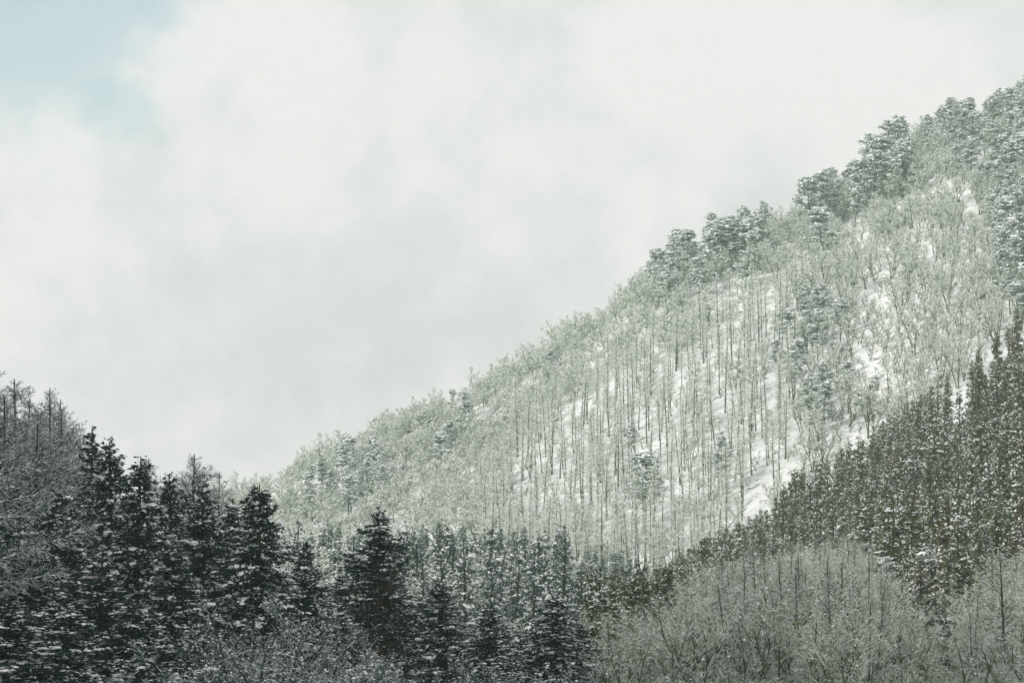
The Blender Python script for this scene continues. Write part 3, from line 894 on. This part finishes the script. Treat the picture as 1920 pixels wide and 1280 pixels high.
rest_s = region(sapling, UPPER, (420, 780), 205, 3.0, 0.7, 1.15, 'thin leafless tree standing sparsely on the open snow of the upper slope', 'thin trees on the open upper slope', avoid=[CLEAR1], zones=[
    (lambda u, b, t: u > 1690 and b > 600, 'thin bare tree on the snow between the clearing and the cedar crest'),
    (lambda u, b, t: u > 1690, 'thin bare tree on the steep snow below the summit woods'),
    (lambda u, b, t: b > 760, 'thin bare tree at the bottom of the snow clearing'),
    (lambda u, b, t: b > 600, 'thin bare tree at the left rim of the snow clearing'),
    (lambda u, b, t: True, 'thin bare tree around the lone snow-capped pine')])
region(sapling, PLANT, (430, 760), 60, 5.0, 0.6, 1.1, 'thin forked leafless tree among the straight larch trunks', 'forked trees among the larches', tilt=0.08)
def merge_rest(name, label, kind, rest):
    if rest:
        a = np.array(rest)
        stuff_trees(name, label, kind, a[:, :3], a[:, 3], a[:, 4], a[:, 5])
merge_rest('distant_broadleaf_trees', 'more frosted broadleaf trees higher along the ridge', broadleaf, rest_b)
merge_rest('distant_larch_trees', 'more bare larches higher on the snowy mountainside', larch, rest_l)

shrub = Kind('frosted_shrub', 'shrub', [make_broadleaf(170 + i, H=2.6, spread=0.5, stems=3, limbs=4, n2=4, n3=4, n4=2, tw=0.020, snow=0.75, fork=0.2, hu=1.8) for i in range(3)])
def undergrowth(name, label, poly, yr, n, dmin, avoid=None):
    pts = scatter(rng, poly, yr, n, dmin, avoid)
    pts = pts - np.array((0, 0, 0.1))
    k = len(pts)
    stuff_trees(name, label, shrub, pts, rng.random(k) * 6.28, 0.45 + 0.8 * rng.random(k), rng.integers(0, 3, k))
for i, (u, v) in enumerate(((1560, 790), (1690, 640), (1500, 940))):
    shrub.place(i, hit(u, v, 430) - np.array((0, 0, 0.1)), 1.0 + i, 1.2, ('frosted shrub at the foot of the snow clearing', 'frosted shrub at the right rim of the snow clearing', 'frosted shrub under the last larches by the cedar crest')[i])
undergrowth('slope_undergrowth', 'low frosted scrub on the open snow of the mountainside', UPPER, (420, 780), 520, 1.7, [CLEAR1])
undergrowth('clearing_undergrowth', 'a few low frosted shrubs poking through the snow of the clearing', CLEAR1, (420, 780), 75, 2.0)
undergrowth('larch_undergrowth', 'low frosted scrub between the larch trunks', PLANT, (430, 760), 420, 1.6)
undergrowth('ridge_undergrowth', 'low frosted scrub under the ridge trees', RIDGE_BAND, (440, 800), 600, 1.8)

# pines: single ones and clumps; (u, v) of the base in the photograph, height in metres
def pine_at(u, v, hgt, label, group=None, y0=430, sxy=1.0, var=None, tilt=(0, 0), kind=pine):
    p = hit(u, v, y0)
    var = int(rng.integers(0, len(kind.protos))) if var is None else var
    kind.place(var, p - np.array((0, 0, 0.1)), RZ(), hgt / kind.protos[var][1], label, group, sxy, tilt)

def clump(poly, n, dmin, h0, h1, label, group, kind=pine, yr=(430, 790), sx=(1.0, 1.4), zones=None):
    pts = scatter(rng, poly, yr, n, dmin)
    roots = []
    for p in pts[np.argsort(pts[:, 0])]:
        v = int(rng.integers(0, len(kind.protos)))
        roots.append(kind.place(v, p - np.array((0, 0, 0.1)), RZ(), (h0 + (h1 - h0) * rng.random()) / kind.protos[v][1], label, group, sx[0] + (sx[1] - sx[0]) * rng.random(), (rng.normal() * 0.03, rng.normal() * 0.03)))
    name_members(roots, label, group, zones)

clump([(1210, 545), (1300, 500), (1410, 445), (1440, 450), (1430, 540), (1300, 590), (1220, 605)], 50, 2.6, 9, 14.5, 'snow-capped pine in the dense clump on the middle of the ridge', 'pines on the middle of the ridge')
clump([(1480, 410), (1530, 385), (1620, 335), (1690, 305), (1700, 390), (1600, 430), (1540, 440), (1480, 440)], 40, 2.8, 10, 16.5, 'snow-laden pine in the ridge clump below the summit woods', 'pines below the summit')
clump([(1735, 290), (1830, 230), (1930, 180), (1930, 400), (1860, 400), (1790, 350)], 90, 2.8, 8, 12.5, 'snow-laden pine in the summit woods at the top right', 'pines of the summit woods')
clump([(1850, 430), (1930, 400), (1930, 620), (1880, 590)], 26, 3.0, 8, 13, 'snowy pine on the steep right edge below the summit', 'pines on the right edge')
clump([(1440, 640), (1500, 600), (1600, 640), (1590, 780), (1520, 840), (1460, 760)], 20, 5.0, 7, 11, 'scattered green pine among the bare trees left of the snow clearing', 'scattered pines by the clearing')
clump([(560, 960), (640, 905), (720, 870), (720, 960), (600, 1010)], 26, 4.0, 8, 12, 'snowy pine among frosted trees at the low end of the ridge', 'pines at the low end of the ridge')
clump([(760, 850), (860, 790), (920, 830), (900, 900), (780, 930)], 14, 4.0, 7, 10, 'snowy pine among frosted trees halfway down the ridge', 'pines halfway down the ridge')
pine_at(1540, 505, 15, 'lone snow-capped pine with bare trunk below the ridge clumps', sxy=1.25, var=2)
pine_at(1185, 572, 10.5, 'low rounded snowy pine on the skyline beside a bare larch', sxy=1.5, var=0)
pine_at(1205, 1005, 16, 'wide flat-crowned pine thick with snow among the larch trunks', sxy=1.25, var=1)
pine_at(1185, 900, 12, 'narrow green pine above the wide flat-crowned pine', sxy=0.8, var=3)
pine_at(1355, 930, 12, 'broken-topped pine with one snow pad amid the larches', sxy=0.9, var=4)
pine_at(1625, 400, 9, 'small pine under the ridge clump with snow on its boughs', sxy=1.0, var=3)
pine_at(1030, 720, 8, 'snowy pine in the broadleaf band above the larch slope', sxy=1.3, var=2)
larch.place(1, hit(1140, 600, 430), 1.0, 15.0 / 17, 'solitary bare larch standing above the skyline at mid ridge', None, 1.3)
pine_at(1592, 800, 11, 'dark drooping pine leaning over to the right beside the snow clearing', sxy=1.1, var=4, tilt=(0.1, 0.55))
clump([(1700, 350), (1760, 310), (1850, 340), (1870, 440), (1740, 430)], 34, 1.9, 5, 8.5, 'thin frosted tree on the bright snow just under the summit woods', 'thin trees under the summit woods', kind=sapling)
conifer_sky = [(740, 800, 8, 'dark pointed conifer on the skyline low on the ridge'), (822, 765, 6.5, 'dark conifer on the skyline right of its pointed neighbour'), (1432, 445, 13, 'dark pointed conifer rising over the middle of the ridge')]
for (u, v, h, lab) in conifer_sky:
    pine_at(u, v, h, lab, kind=conifer, var=0)

# ------------------------------------------------------------------ the right spur
SPUR_C = [(1935, 700), (1935, 1080), (1880, 1170), (1830, 1300), (1740, 1390), (1680, 1330), (1650, 1150), (1600, 1075), (1450, 1120), (1330, 1195), (1230, 1270), (1120, 1320), (1105, 1275), (1200, 1210), (1300, 1080), (1480, 970), (1620, 890), (1800, 790)]
rest_c = region(young, SPUR_C, (230, 445), 420, 2.55, 0.62, 1.2, 'young snow-dusted cedar in the plantation on the right hillside', 'young cedars on the right hillside', limit=300, tilt=0.02, sight=True, wide=0.6, smin_ok=0.36, crest=((1100, 1160, 1300, 1430, 1480, 1600, 1700, 1830, 1935), (1120, 1105, 1025, 955, 890, 825, 760, 665, 560)), zones=[
    (lambda u, b, t: u < 1330, 'snow-dusted young cedar on the low left tail of the hillside'),
    (lambda u, b, t: u < 1500, 'snow-dusted young cedar above the frosted brush in the hollow'),
    (lambda u, b, t: t < np.interp(u, (1480, 1600, 1700, 1830, 1935), (950, 890, 830, 740, 640)), 'snow-dusted young cedar on the crest of the right hillside'),
    (lambda u, b, t: b > 1120, 'dark young cedar in the wedge running down to the snow-laden pines'),
    (lambda u, b, t: u > 1720, 'snow-dusted young cedar on the steep face by the right edge'),
    (lambda u, b, t: True, 'snow-dusted young cedar in the middle of the hillside plantation')])
merge_rest('distant_young_cedars', 'more young cedars of the right hillside plantation', young, rest_c)
clump([(1110, 1290), (1180, 1240), (1260, 1280), (1220, 1420), (1100, 1420)], 30, 2.4, 4.5, 7.5, 'young snow-dusted cedar at the lowest left foot of the right hillside', 'young cedars at the left foot of the hillside', kind=young, yr=(150, 400))
SPUR_B = [(1120, 1330), (1240, 1290), (1340, 1215), (1450, 1140), (1600, 1095), (1650, 1130), (1680, 1225), (1740, 1310), (1840, 1240), (1935, 1130), (1935, 1560), (1120, 1560)]
rest_g = region(gully, SPUR_B, (110, 420), 1100, 1.35, 0.42, 1.0, 'leafless tree at the foot of the right hillside', 'leafless trees below the cedar plantation', limit=300, smin_ok=0.3, ragged=0.5, over=1.3, crest=((1120, 1180, 1300, 1480, 1640, 1665, 1700, 1740, 1840, 1935), (1195, 1180, 1085, 985, 950, 1060, 1185, 1215, 1110, 1000)), zones=[
    (lambda u, b, t: u > 1740, 'leafless tree with snowy twigs in the bottom right corner'),
    (lambda u, b, t: u < 1300, 'leafless tree with snowy twigs beside the last foreground cedar'),
    (lambda u, b, t: t < 1090, 'leafless frosted tree along the upper edge of the hollow under the cedars'),
    (lambda u, b, t: u > 1560, 'leafless tree with snowy twigs under the dark cedar wedge'),
    (lambda u, b, t: True, 'leafless tree with snowy twigs in the hollow below the cedar hillside')])
merge_rest('distant_bare_trees', 'more leafless trees at the foot of the right hillside', gully, rest_g)
undergrowth('gully_undergrowth', 'low frosted scrub at the foot of the right hillside', SPUR_B, (110, 420), 900, 1.2)

clump([(1280, 1330), (1600, 1250), (1700, 1320), (1930, 1230), (1935, 1480), (1250, 1480)], 16, 5.0, 3.5, 6.5, 'small dark evergreen standing among the leafless trees of the lower right', 'small evergreens of the lower right', kind=conifer, yr=(120, 330))
SPUR_PINES = [(1655, 1215, 7.5, 'snow-laden pine at the lower edge of the right hillside cedars'), (1735, 1190, 8.0, 'pine with the brightest snow pads below the dark brown cedars'),
              (1790, 1165, 7.5, 'pine with a white snow cap right of the one with bright pads'), (1870, 1150, 8.0, 'rounded pine with streaked snow near the right edge'), (1590, 1200, 6.5, 'low pine half hidden among the leafless trees')]
for i, (u, v, h, lab) in enumerate(SPUR_PINES):
    pine_at(u, v, h, lab, y0=150, sxy=1.3, var=i % 5)
# the woods go on past both sides of the picture
def beyond(name, label, kind, poly, yr, n, dmin, smin, smax):
    pts = scatter(rng, poly, yr, n, dmin)
    k = len(pts)
    if k:
        stuff_trees(name, label, kind, pts - np.array((0, 0, 0.1)), rng.random(k) * 6.28, smin + (smax - smin) * rng.random(k), rng.choice(sorted(kind.first), k))
beyond('summit_pine_woods', 'snowy pine woods going on along the mountain', pine, [(1945, 150), (2160, 40), (2160, 640), (1945, 600)], (430, 800), 260, 2.8, 0.65, 1.05)
beyond('upper_slope_woods', 'thin leafless woods going on across the upper slope', sapling, [(1945, 560), (2160, 500), (2160, 800), (1945, 720)], (420, 760), 140, 3.0, 0.7, 1.1)
beyond('hillside_cedar_woods', 'young cedar plantation going on along the hillside', young, [(1945, 640), (2160, 520), (2160, 1290), (1945, 1090)], (220, 470), 320, 2.5, 0.7, 1.15)
beyond('hillside_bare_woods', 'leafless woods going on at the foot of the hillside', gully, [(1945, 1090), (2160, 1290), (2160, 1650), (1945, 1560)], (100, 400), 200, 1.8, 0.5, 0.95)
beyond('valley_frosted_woods', 'frosted broadleaf woods behind the foreground cedars', broadleaf, [(-240, 960), (430, 965), (540, 1120), (540, 1420), (-240, 1420)], (180, 760), 900, 2.6, 0.6, 1.15)

# ------------------------------------------------------------------ the valley behind the foreground
VALLEY = [(540, 1110), (640, 1075), (690, 1035), (740, 1060), (800, 1022), (860, 1050), (930, 1020), (985, 1055), (1060, 1070), (1060, 1180), (1050, 1300), (540, 1300)]
clump(VALLEY, 65, 2.8, 4, 7.5, 'pale frosted tree among the dark conifers of the valley stand', 'frosted trees in the valley stand', kind=broadleaf, yr=(200, 490))
clump(VALLEY, 250, 1.8, 5.0, 10.5, 'dark snow-flecked conifer in the misty valley stand', 'conifers in the valley stand', kind=conifer, yr=(200, 490), sx=(0.85, 1.15), zones=[
    (lambda u, b, t: u < 660, 'snow-flecked conifer in the misty gap left of the vine-hung cedar'),
    (lambda u, b, t: u > 980, 'snow-flecked conifer at the right end of the dark valley stand'),
    (lambda u, b, t: u < 840, 'snow-flecked conifer of the valley stand right behind the vine-hung cedar'),
    (lambda u, b, t: True, 'snow-flecked conifer in the middle of the dark valley stand')])
clump([(1035, 1095), (1100, 1085), (1200, 1105), (1215, 1170), (1150, 1300), (1035, 1300)], 34, 2.2, 4, 7, 'low snowy conifer where the ravine meets the valley floor', 'low conifers at the ravine mouth', kind=conifer, yr=(300, 490))
for i, (u, v, h) in enumerate(((1068, 1150, 6.0), (1085, 1185, 6.5), (1102, 1160, 5.0), (1112, 1205, 6.5), (1090, 1225, 7.0), (1060, 1205, 6.5), (1078, 1130, 4.5), (960, 1165, 6.5), (985, 1180, 7.0), (1005, 1160, 6.0), (940, 1185, 6.5))):
    pine_at(u, v, h, 'small dark conifer on the snowy valley floor just behind the foreground cedars', 'small conifers on the valley floor', y0=150, kind=conifer, sxy=1.2)
for (u, v, h, lab) in ((1640, 815, 9, 'bare tree whose dark stems fan out at the bottom of the snow clearing'), (1330, 1060, 8, 'fan-stemmed bare tree low on the slope by the ravine'),
                       (1235, 1075, 9, 'fan-stemmed bare tree under the wide flat-crowned pine'), (1545, 880, 9, 'fan-stemmed bare tree just above the cedar crest')):
    fan.place(0 if u > 1400 else 1, hit(u, v, 400) - np.array((0, 0, 0.1)), RZ(), h / 9.0, lab)

# ------------------------------------------------------------------ foreground
cedar = Kind('cedar_tree', 'tree', [make_cedar(700 + i, R=(2.2, 2.55, 2.0, 2.7, 1.9)[i], nb=(270, 290, 250, 290, 230)[i]) for i in range(5)])
nearlarch = Kind('tall_larch', 'tree', [make_larch(800 + i, H=16.0, base=0.15, nb=195, mid=0.98, twigs=20, sub_twigs=4, reach=0.22, tw=0.013, snow=0.68, mats=(M_BARK_DARK, M_TWIG_DARK), upc=0.22, el0=0.15, hu=1.3, etop=0.35, ltop=0.05) for i in range(3)])
thicket = Kind('thicket_shrub', 'shrub', [make_broadleaf(900 + i, H=8.0, spread=0.30, stems=6, limbs=7, n2=7, n3=6, n4=2, tw=0.010, snow=0.45, mats=(M_BARK_DARK, M_TWIG_DARK), hu=1.6, flecks=500, fleck_r=0.045, fork=0.35) for i in range(4)])

def fg_tree(kind, u, vtop, Y, var, label, sxy=1.0, group=None):
    g0 = ground(u, Y)
    top = P(u, vtop, Y)[2]
    s = (top - g0[2]) / kind.protos[var][1]
    return kind.place(var, g0 - np.array((0, 0, 0.1)), RZ(), s, label, group, sxy / s)

FG = [
 (15, 895, 92, 1, 'dark cedar cut by the left edge, lumps of snow on its boughs', 1.0),
 (170, 793, 128, 4, 'thin-topped cedar rising highest beside the bare larches', 0.85),
 (207, 822, 122, 0, 'cedar with thick snow shelves right of the thin-topped one', 1.0),
 (259, 850, 112, 2, 'dark spire-shaped cedar with a clean pointed tip', 1.0),
 (322, 888, 118, 0, 'cedar in the gap between the spire and the bare larch', 0.9),
 (384, 905, 112, 3, 'broad snow-lumped cedar in front of the bare larch top', 0.95),
 (492, 903, 108, 1, 'big broad cedar with a ragged rounded head at the end of the row', 0.95),
 (440, 930, 124, 4, 'narrow cedar tucked left of the big ragged-headed one', 0.9),
 (110, 900, 104, 3, 'snow-flecked cedar behind the sagging larch boughs', 0.95),
 (335, 1010, 96, 2, 'low cedar with brown inner foliage before the snow-lumped one', 1.0),
 (60, 1030, 84, 0, 'low cedar at bottom left loaded with snow flecks', 1.0),
 (190, 1040, 88, 4, 'low dark cedar in the thicket below the spire', 1.05),
 (20, 1120, 76, 3, 'low cedar in the bottom left corner with heavy snow pads', 1.1),
 (130, 1135, 80, 1, 'low cedar second from the bottom left corner', 1.0),
 (255, 1120, 84, 3, 'snow-padded low cedar at the bottom between two dark ones', 1.0),
 (575, 1010, 118, 0, 'narrow cedar at the right shoulder of the ragged-headed one', 0.9),
 (640, 1075, 122, 0, 'short cedar left of the vine-hung trunk', 0.9),
 (832, 1085, 116, 2, 'snow-lumped cedar right of the vine-hung trunk', 0.95),
 (916, 1128, 104, 4, 'narrow dark cedar with brown trunk at the bottom middle', 0.8),
 (1032, 1112, 112, 1, 'dark cedar with snowy tip right of the narrow brown one', 0.8),
 (1088, 1165, 118, 0, 'last cedar of the foreground row at its right end', 0.8),
 (1357, 1246, 120, 4, 'lone dark cedar tip poking up at the bottom edge', 0.8),
 (970, 1180, 122, 3, 'low snowy cedar between the narrow brown one and the snowy-tipped one', 0.7),
 (765, 1130, 126, 2, 'low cedar close behind the vine-hung trunk', 0.8),
]
for (u, vt, Y, var, lab, sx) in FG:
    fg_tree(cedar, u, vt, Y, var, lab, sx)

for (u, vt, Y, var, lab, sx) in [
    (-12, 682, 132, 0, 'tallest of the feathery bare larches, cut by the left edge', 1.35),
    (42, 706, 128, 1, 'feathery larch second from the left edge, behind the cedars', 1.3),
    (84, 722, 134, 2, 'feathery larch with a forked tip, third from the left edge', 1.2),
    (118, 768, 130, 0, 'smaller feathery larch right of the forked-tip one', 1.1),
    (146, 815, 138, 1, 'smallest feathery larch, touching the thin-topped cedar', 0.9),
    (12, 738, 124, 2, 'feathery larch low between the two tallest at the left edge', 1.4),
    (64, 742, 136, 0, 'feathery larch half hidden behind the forked-tip one', 1.3),
    (104, 745, 140, 1, 'faint feathery larch at the back between the forked-tip one and the smaller one', 1.1),
    (-25, 760, 118, 1, 'low feathery larch cut by the left edge', 1.4),
    (60, 790, 120, 2, 'low feathery larch in front of its taller neighbours', 1.3),
    (284, 855, 146, 1, 'faint bare larch top showing behind the spire-shaped cedar', 1.05),
    (372, 848, 142, 2, 'bare larch with open forked top behind the snow-lumped cedar', 1.3),
    (418, 880, 148, 0, 'small bare larch top right of the open forked one', 0.9)]:
    fg_tree(nearlarch, u, vt, Y, var, lab, sx)
# the larch just outside the left edge whose long boughs sweep into view
def make_bough_larch(seed):
    parts, H = make_larch(seed, H=17.0, base=0.3, nb=60, twigs=20, sub_twigs=3, reach=0.17, tw=0.012, snow=0.5, mats=(M_BARK_GREY, M_TWIG_DARK), hu=1.3, etop=0.35, ltop=0.05)
    r = np.random.default_rng(seed + 3)
    g = Geo()
    for (z, az, ln, el, bend) in ((13.3, -0.1, 2.6, 0.02, 0.5), (12.4, 0.12, 3.2, -0.05, 0.55), (11.9, -0.15, 3.0, -0.12, 0.6), (10.7, 0.1, 4.3, -0.04, 0.5), (10.1, -0.2, 2.7, 0.1, 0.5), (9.5, 0.2, 3.3, 0.0, 0.3)):
        n = 9; f = np.linspace(0, 1, n)
        dx = np.array((math.cos(az), math.sin(az), 0))
        pts = dx * (ln * f)[:, None] + UP * (z + ln * f * el + bend * ln * 0.45 * f ** 2.2)[:, None] + r.normal(size=(n, 3)) * 0.03
        tube(g, pts, 0.055 * (1 - f) + 0.014, 5)
        for lay in (0.9,):                       # snow lying along the bough
            m = 70
            q = r.random(m) * (n - 1.01); i = q.astype(int)
            C = pts[i] + (pts[i + 1] - pts[i]) * (q - i)[:, None] + UP * (0.05 * (1 - q / n) + 0.012)[:, None]
            D = unit(pts[i + 1] - pts[i]); w_ = (0.050 * (1 - q / n) + 0.016) * (0.35 + 0.9 * r.random(m))
            blobs(g, r, C, D, w_ * 3.0, w_ * 1.25, w_ * 0.95)
        st, k, s_ = on_segments(r, pts[2:-1], pts[3:], 14)
        en = st + deflect(r, unit(pts[3:] - pts[2:-1])[k], 0.75, 0.05) * (0.35 + 0.75 * r.random(len(k)))[:, None] * (1.2 - k / (n - 1))[:, None]
        tapers(g, r, st, en, 0.016, 0.55, 1.4)
        s2, k2, _ = on_segments(r, st, en, 7, 0.2, 1.0)
        e2 = s2 + deflect(r, unit(en - st)[k2], 0.8, 0.05) * (0.12 + 0.25 * r.random(len(k2)))[:, None]
        tapers(g, r, s2, e2, 0.010, 0.55, 1.4)
    parts['bough'] = g.mesh('sweeping_boughs', [M_TWIG_DARK, M_SNOW])
    return parts, H
boughlarch = Kind('tall_larch', 'tree', [make_bough_larch(850)])
g0 = ground(-60, 82)
boughlarch.place(0, g0, 0.0, (P(-60, 700, 82)[2] - g0[2]) / 17.0, 'larch at the left edge whose long snowy boughs sweep in across the cedars')

lp = []
for i in range(34):
    Y = 78 + 56 * rng.random()
    lp.append(ground(-360 + 300 * rng.random(), Y))
lp = np.array(lp)
stuff_trees('left_cedar_woods', 'cedar woods going on past the left edge', cedar, lp - np.array((0, 0, 0.1)), rng.random(34) * 6.28, 0.85 + 0.25 * rng.random(34), rng.integers(0, 5, 34))

# the cedar whose trunk is wrapped in dead vines
def make_vine_cedar(seed):
    parts, H = make_cedar(seed, H=20.0, depth=9.0, R=1.9, nb=190, reach=6.5, bare_front=2.4)
    r = np.random.default_rng(seed + 5)
    g = Geo()
    for i in range(46):                                  # strands climbing the trunk
        a = r.random() * 6.28; z0 = 2 + 12 * r.random(); z1 = min(16.6, z0 + 3 + 5 * r.random())
        n = 9; f = np.linspace(0, 1, n)
        rad = 0.20 + 0.20 * r.random() + np.cumsum(r.normal(size=n)) * 0.03
        aa = a + np.cumsum(r.normal(size=n)) * 0.25
        tube(g, np.stack([np.cos(aa) * rad, np.sin(aa) * rad, z0 + (z1 - z0) * f], 1), np.full(n, 0.022 + 0.02 * r.random()), 4)
    for i in range(130):                                  # loops hanging from under the crown
        a = r.random() * 6.28; z0 = 8 + 8.4 * r.random(); out_ = 0.15 + 1.1 * r.random() ** 2; drop = 0.6 + 2.4 * r.random()
        n = 8; f = np.linspace(0, 1, n)
        rad = 0.3 + out_ * np.sin(f * 1.9) + np.cumsum(r.normal(size=n)) * 0.05
        zz = z0 + 0.5 * np.sin(f * 3.14) - drop * f ** 2
        aa = a + np.cumsum(r.normal(size=n)) * 0.2
        tube(g, np.stack([np.cos(aa) * rad, np.sin(aa) * rad, zz], 1), np.full(n, 0.010 + 0.012 * r.random()), 3)
    zz = 5 + 11 * r.random(260); aa = r.random(260) * 6.28          # dead twigs standing off the trunk
    p0 = np.stack([np.cos(aa) * 0.3, np.sin(aa) * 0.3, zz], 1)
    p1 = p0 + np.stack([np.cos(aa), np.sin(aa), r.normal(size=260) * 0.5], 1) * (0.3 + 1.3 * r.random(260) ** 2)[:, None]
    tapers(g, r, p0, p1, 0.018)
    p2, k_, _ = on_segments(r, p0, p1, 5, 0.2, 1.0)
    tapers(g, r, p2, p2 + deflect(r, unit(p1 - p0)[k_], 0.9, -0.2) * (0.15 + 0.4 * r.random(len(k_)))[:, None], 0.010)
    parts['vine'] = g.mesh('hanging_vines', [M_VINE])
    tg = Geo()
    z = np.linspace(-1, 19.8, 9)
    tube(tg, np.stack([0.12 * np.sin(z * 0.5), 0.1 * np.cos(z * 0.4), z], 1), np.interp(z, [-1, 14, 19.8], [0.30, 0.21, 0.03]), 9)
    n0 = parts['trunk']
    parts['trunk'] = tg.mesh('vine_cedar_trunk', [M_BARK_DARK])
    return parts, H
vine_cedar = Kind('vine_covered_cedar', 'tree', [make_vine_cedar(760)])
vc = fg_tree(vine_cedar, 712, 955, 100, 0, 'cedar with a bare brown trunk wrapped in hanging dead vines', 1.05)
vc.rotation_euler = (0, 0, 0.15)

# thickets in front of and between the cedars
THICK = []
trng = np.random.default_rng(5)
for (u0, u1, v0, v1, Y0, Y1, n) in [(400, 640, 1115, 1215, 92, 104, 8), (270, 390, 1200, 1260, 76, 84, 3), (560, 690, 1200, 1265, 82, 96, 5), (760, 900, 1215, 1275, 82, 96, 4), (880, 1180, 1235, 1285, 90, 104, 7), (1180, 1500, 1225, 1275, 105, 140, 9)]:
    for i in range(n):
        u = u0 + (u1 - u0) * (i + trng.random()) / n
        THICK.append((u, v0 + (v1 - v0) * trng.random(), Y0 + (Y1 - Y0) * trng.random()))
for i, (u, vt, Y) in enumerate(THICK):
    where = ('below the big ragged-headed cedar' if u < 640 and vt < 1205 else 'at the bottom edge left of the vine-hung cedar' if u < 740 else
             'at the bottom edge right of the vine-hung cedar' if u < 900 else 'at the bottom edge below the last foreground cedars' if u < 1180 else 'at the bottom edge around the lone cedar tip')
    fg_tree(thicket, u, vt, Y, i % 4, 'leafless snow-flecked shrub ' + where, 1.0, 'thicket shrubs ' + where)

# fallen trunks carrying snow in the valley stand
def fallen(u0, v0, u1, v1, Y, rad, label):
    a, b = P(u0, v0, Y), P(u1, v1, Y - 4)
    n = 9; f = np.linspace(0, 1, n)
    r = np.random.default_rng(int(u0))
    pts = a + (b - a) * f[:, None] + UP * (-np.linalg.norm(b - a) * 0.10 * np.sin(f * 3.14))[:, None] + r.normal(size=(n, 3)) * 0.05
    root = bpy.data.objects.new('fallen_tree', None); COL.objects.link(root)
    root.location = a
    g = Geo(); tube(g, pts - a, rad * (1 - 0.6 * f), 6)
    st, k, s = on_segments(r, (pts - a)[:-1], (pts - a)[1:], 5)
    en = st + sph(r, len(st)) * 0.9
    tapers(g, r, st, en, 0.03, 0.8, 1.6)
    o = bpy.data.objects.new('trunk', g.mesh('fallen_trunk', [M_BARK_GREY, M_SNOW])); COL.objects.link(o); o.parent = root
    g = Geo()
    m = 40
    q = r.random(m) * (n - 1); i = np.clip(q.astype(int), 0, n - 2)
    C = (pts - a)[i] + ((pts - a)[i + 1] - (pts - a)[i]) * (q - i)[:, None] + UP * rad * 0.9
    D = np.repeat(unit((b - a)[None]), m, 0)
    sz = rad * (1.0 + 1.2 * r.random(m))
    blobs(g, r, C, D, sz * 2.0, sz * 0.9, sz * 0.7, sub=1, mi=0)
    o = bpy.data.objects.new('snow_cover', g.mesh('fallen_snow', [M_SNOW])); COL.objects.link(o); o.parent = root
    root['label'] = label; root['category'] = 'fallen tree'
fallen(800, 1000, 868, 1042, 385, 0.16, 'snow-covered leaning trunk, upper one in the dark valley stand')
fallen(878, 1086, 940, 1108, 360, 0.16, 'snow-covered leaning trunk, lower one in the dark valley stand')

for o in COL.objects:
    if 'proto_height' in o:
        del o['proto_height']

# ------------------------------------------------------------------ haze: one closed box of even thin mist
m = bpy.data.materials.new('haze'); m.use_nodes = True
t = m.node_tree; t.nodes.clear()
o_ = t.nodes.new('ShaderNodeOutputMaterial'); pv = t.nodes.new('ShaderNodeVolumePrincipled')
pv.inputs['Color'].default_value = (0.71, 0.94, 0.82, 1)
pv.inputs['Density'].default_value = HAZE_DENSITY
pv.inputs['Anisotropy'].default_value = 0.0
t.links.new(pv.outputs[0], o_.inputs['Volume'])
x0, x1, y0, y1, z0, z1 = -470, 490, -470, 1110, float(GZ.min()) - 1.0, float(GZ.max()) + 25
V = np.array([(x, y, z) for x in (x0, x1) for y in (y0, y1) for z in (z0, z1)], float)
F = np.array([[0, 1, 3, 2], [4, 6, 7, 5], [0, 4, 5, 1], [2, 3, 7, 6], [0, 2, 6, 4], [1, 5, 7, 3]])
hz = bpy.data.objects.new('haze', raw_mesh('haze', V, F, [m]))
COL.objects.link(hz)
hz['kind'] = 'stuff'; hz['label'] = 'thin pale winter mist filling the valley'
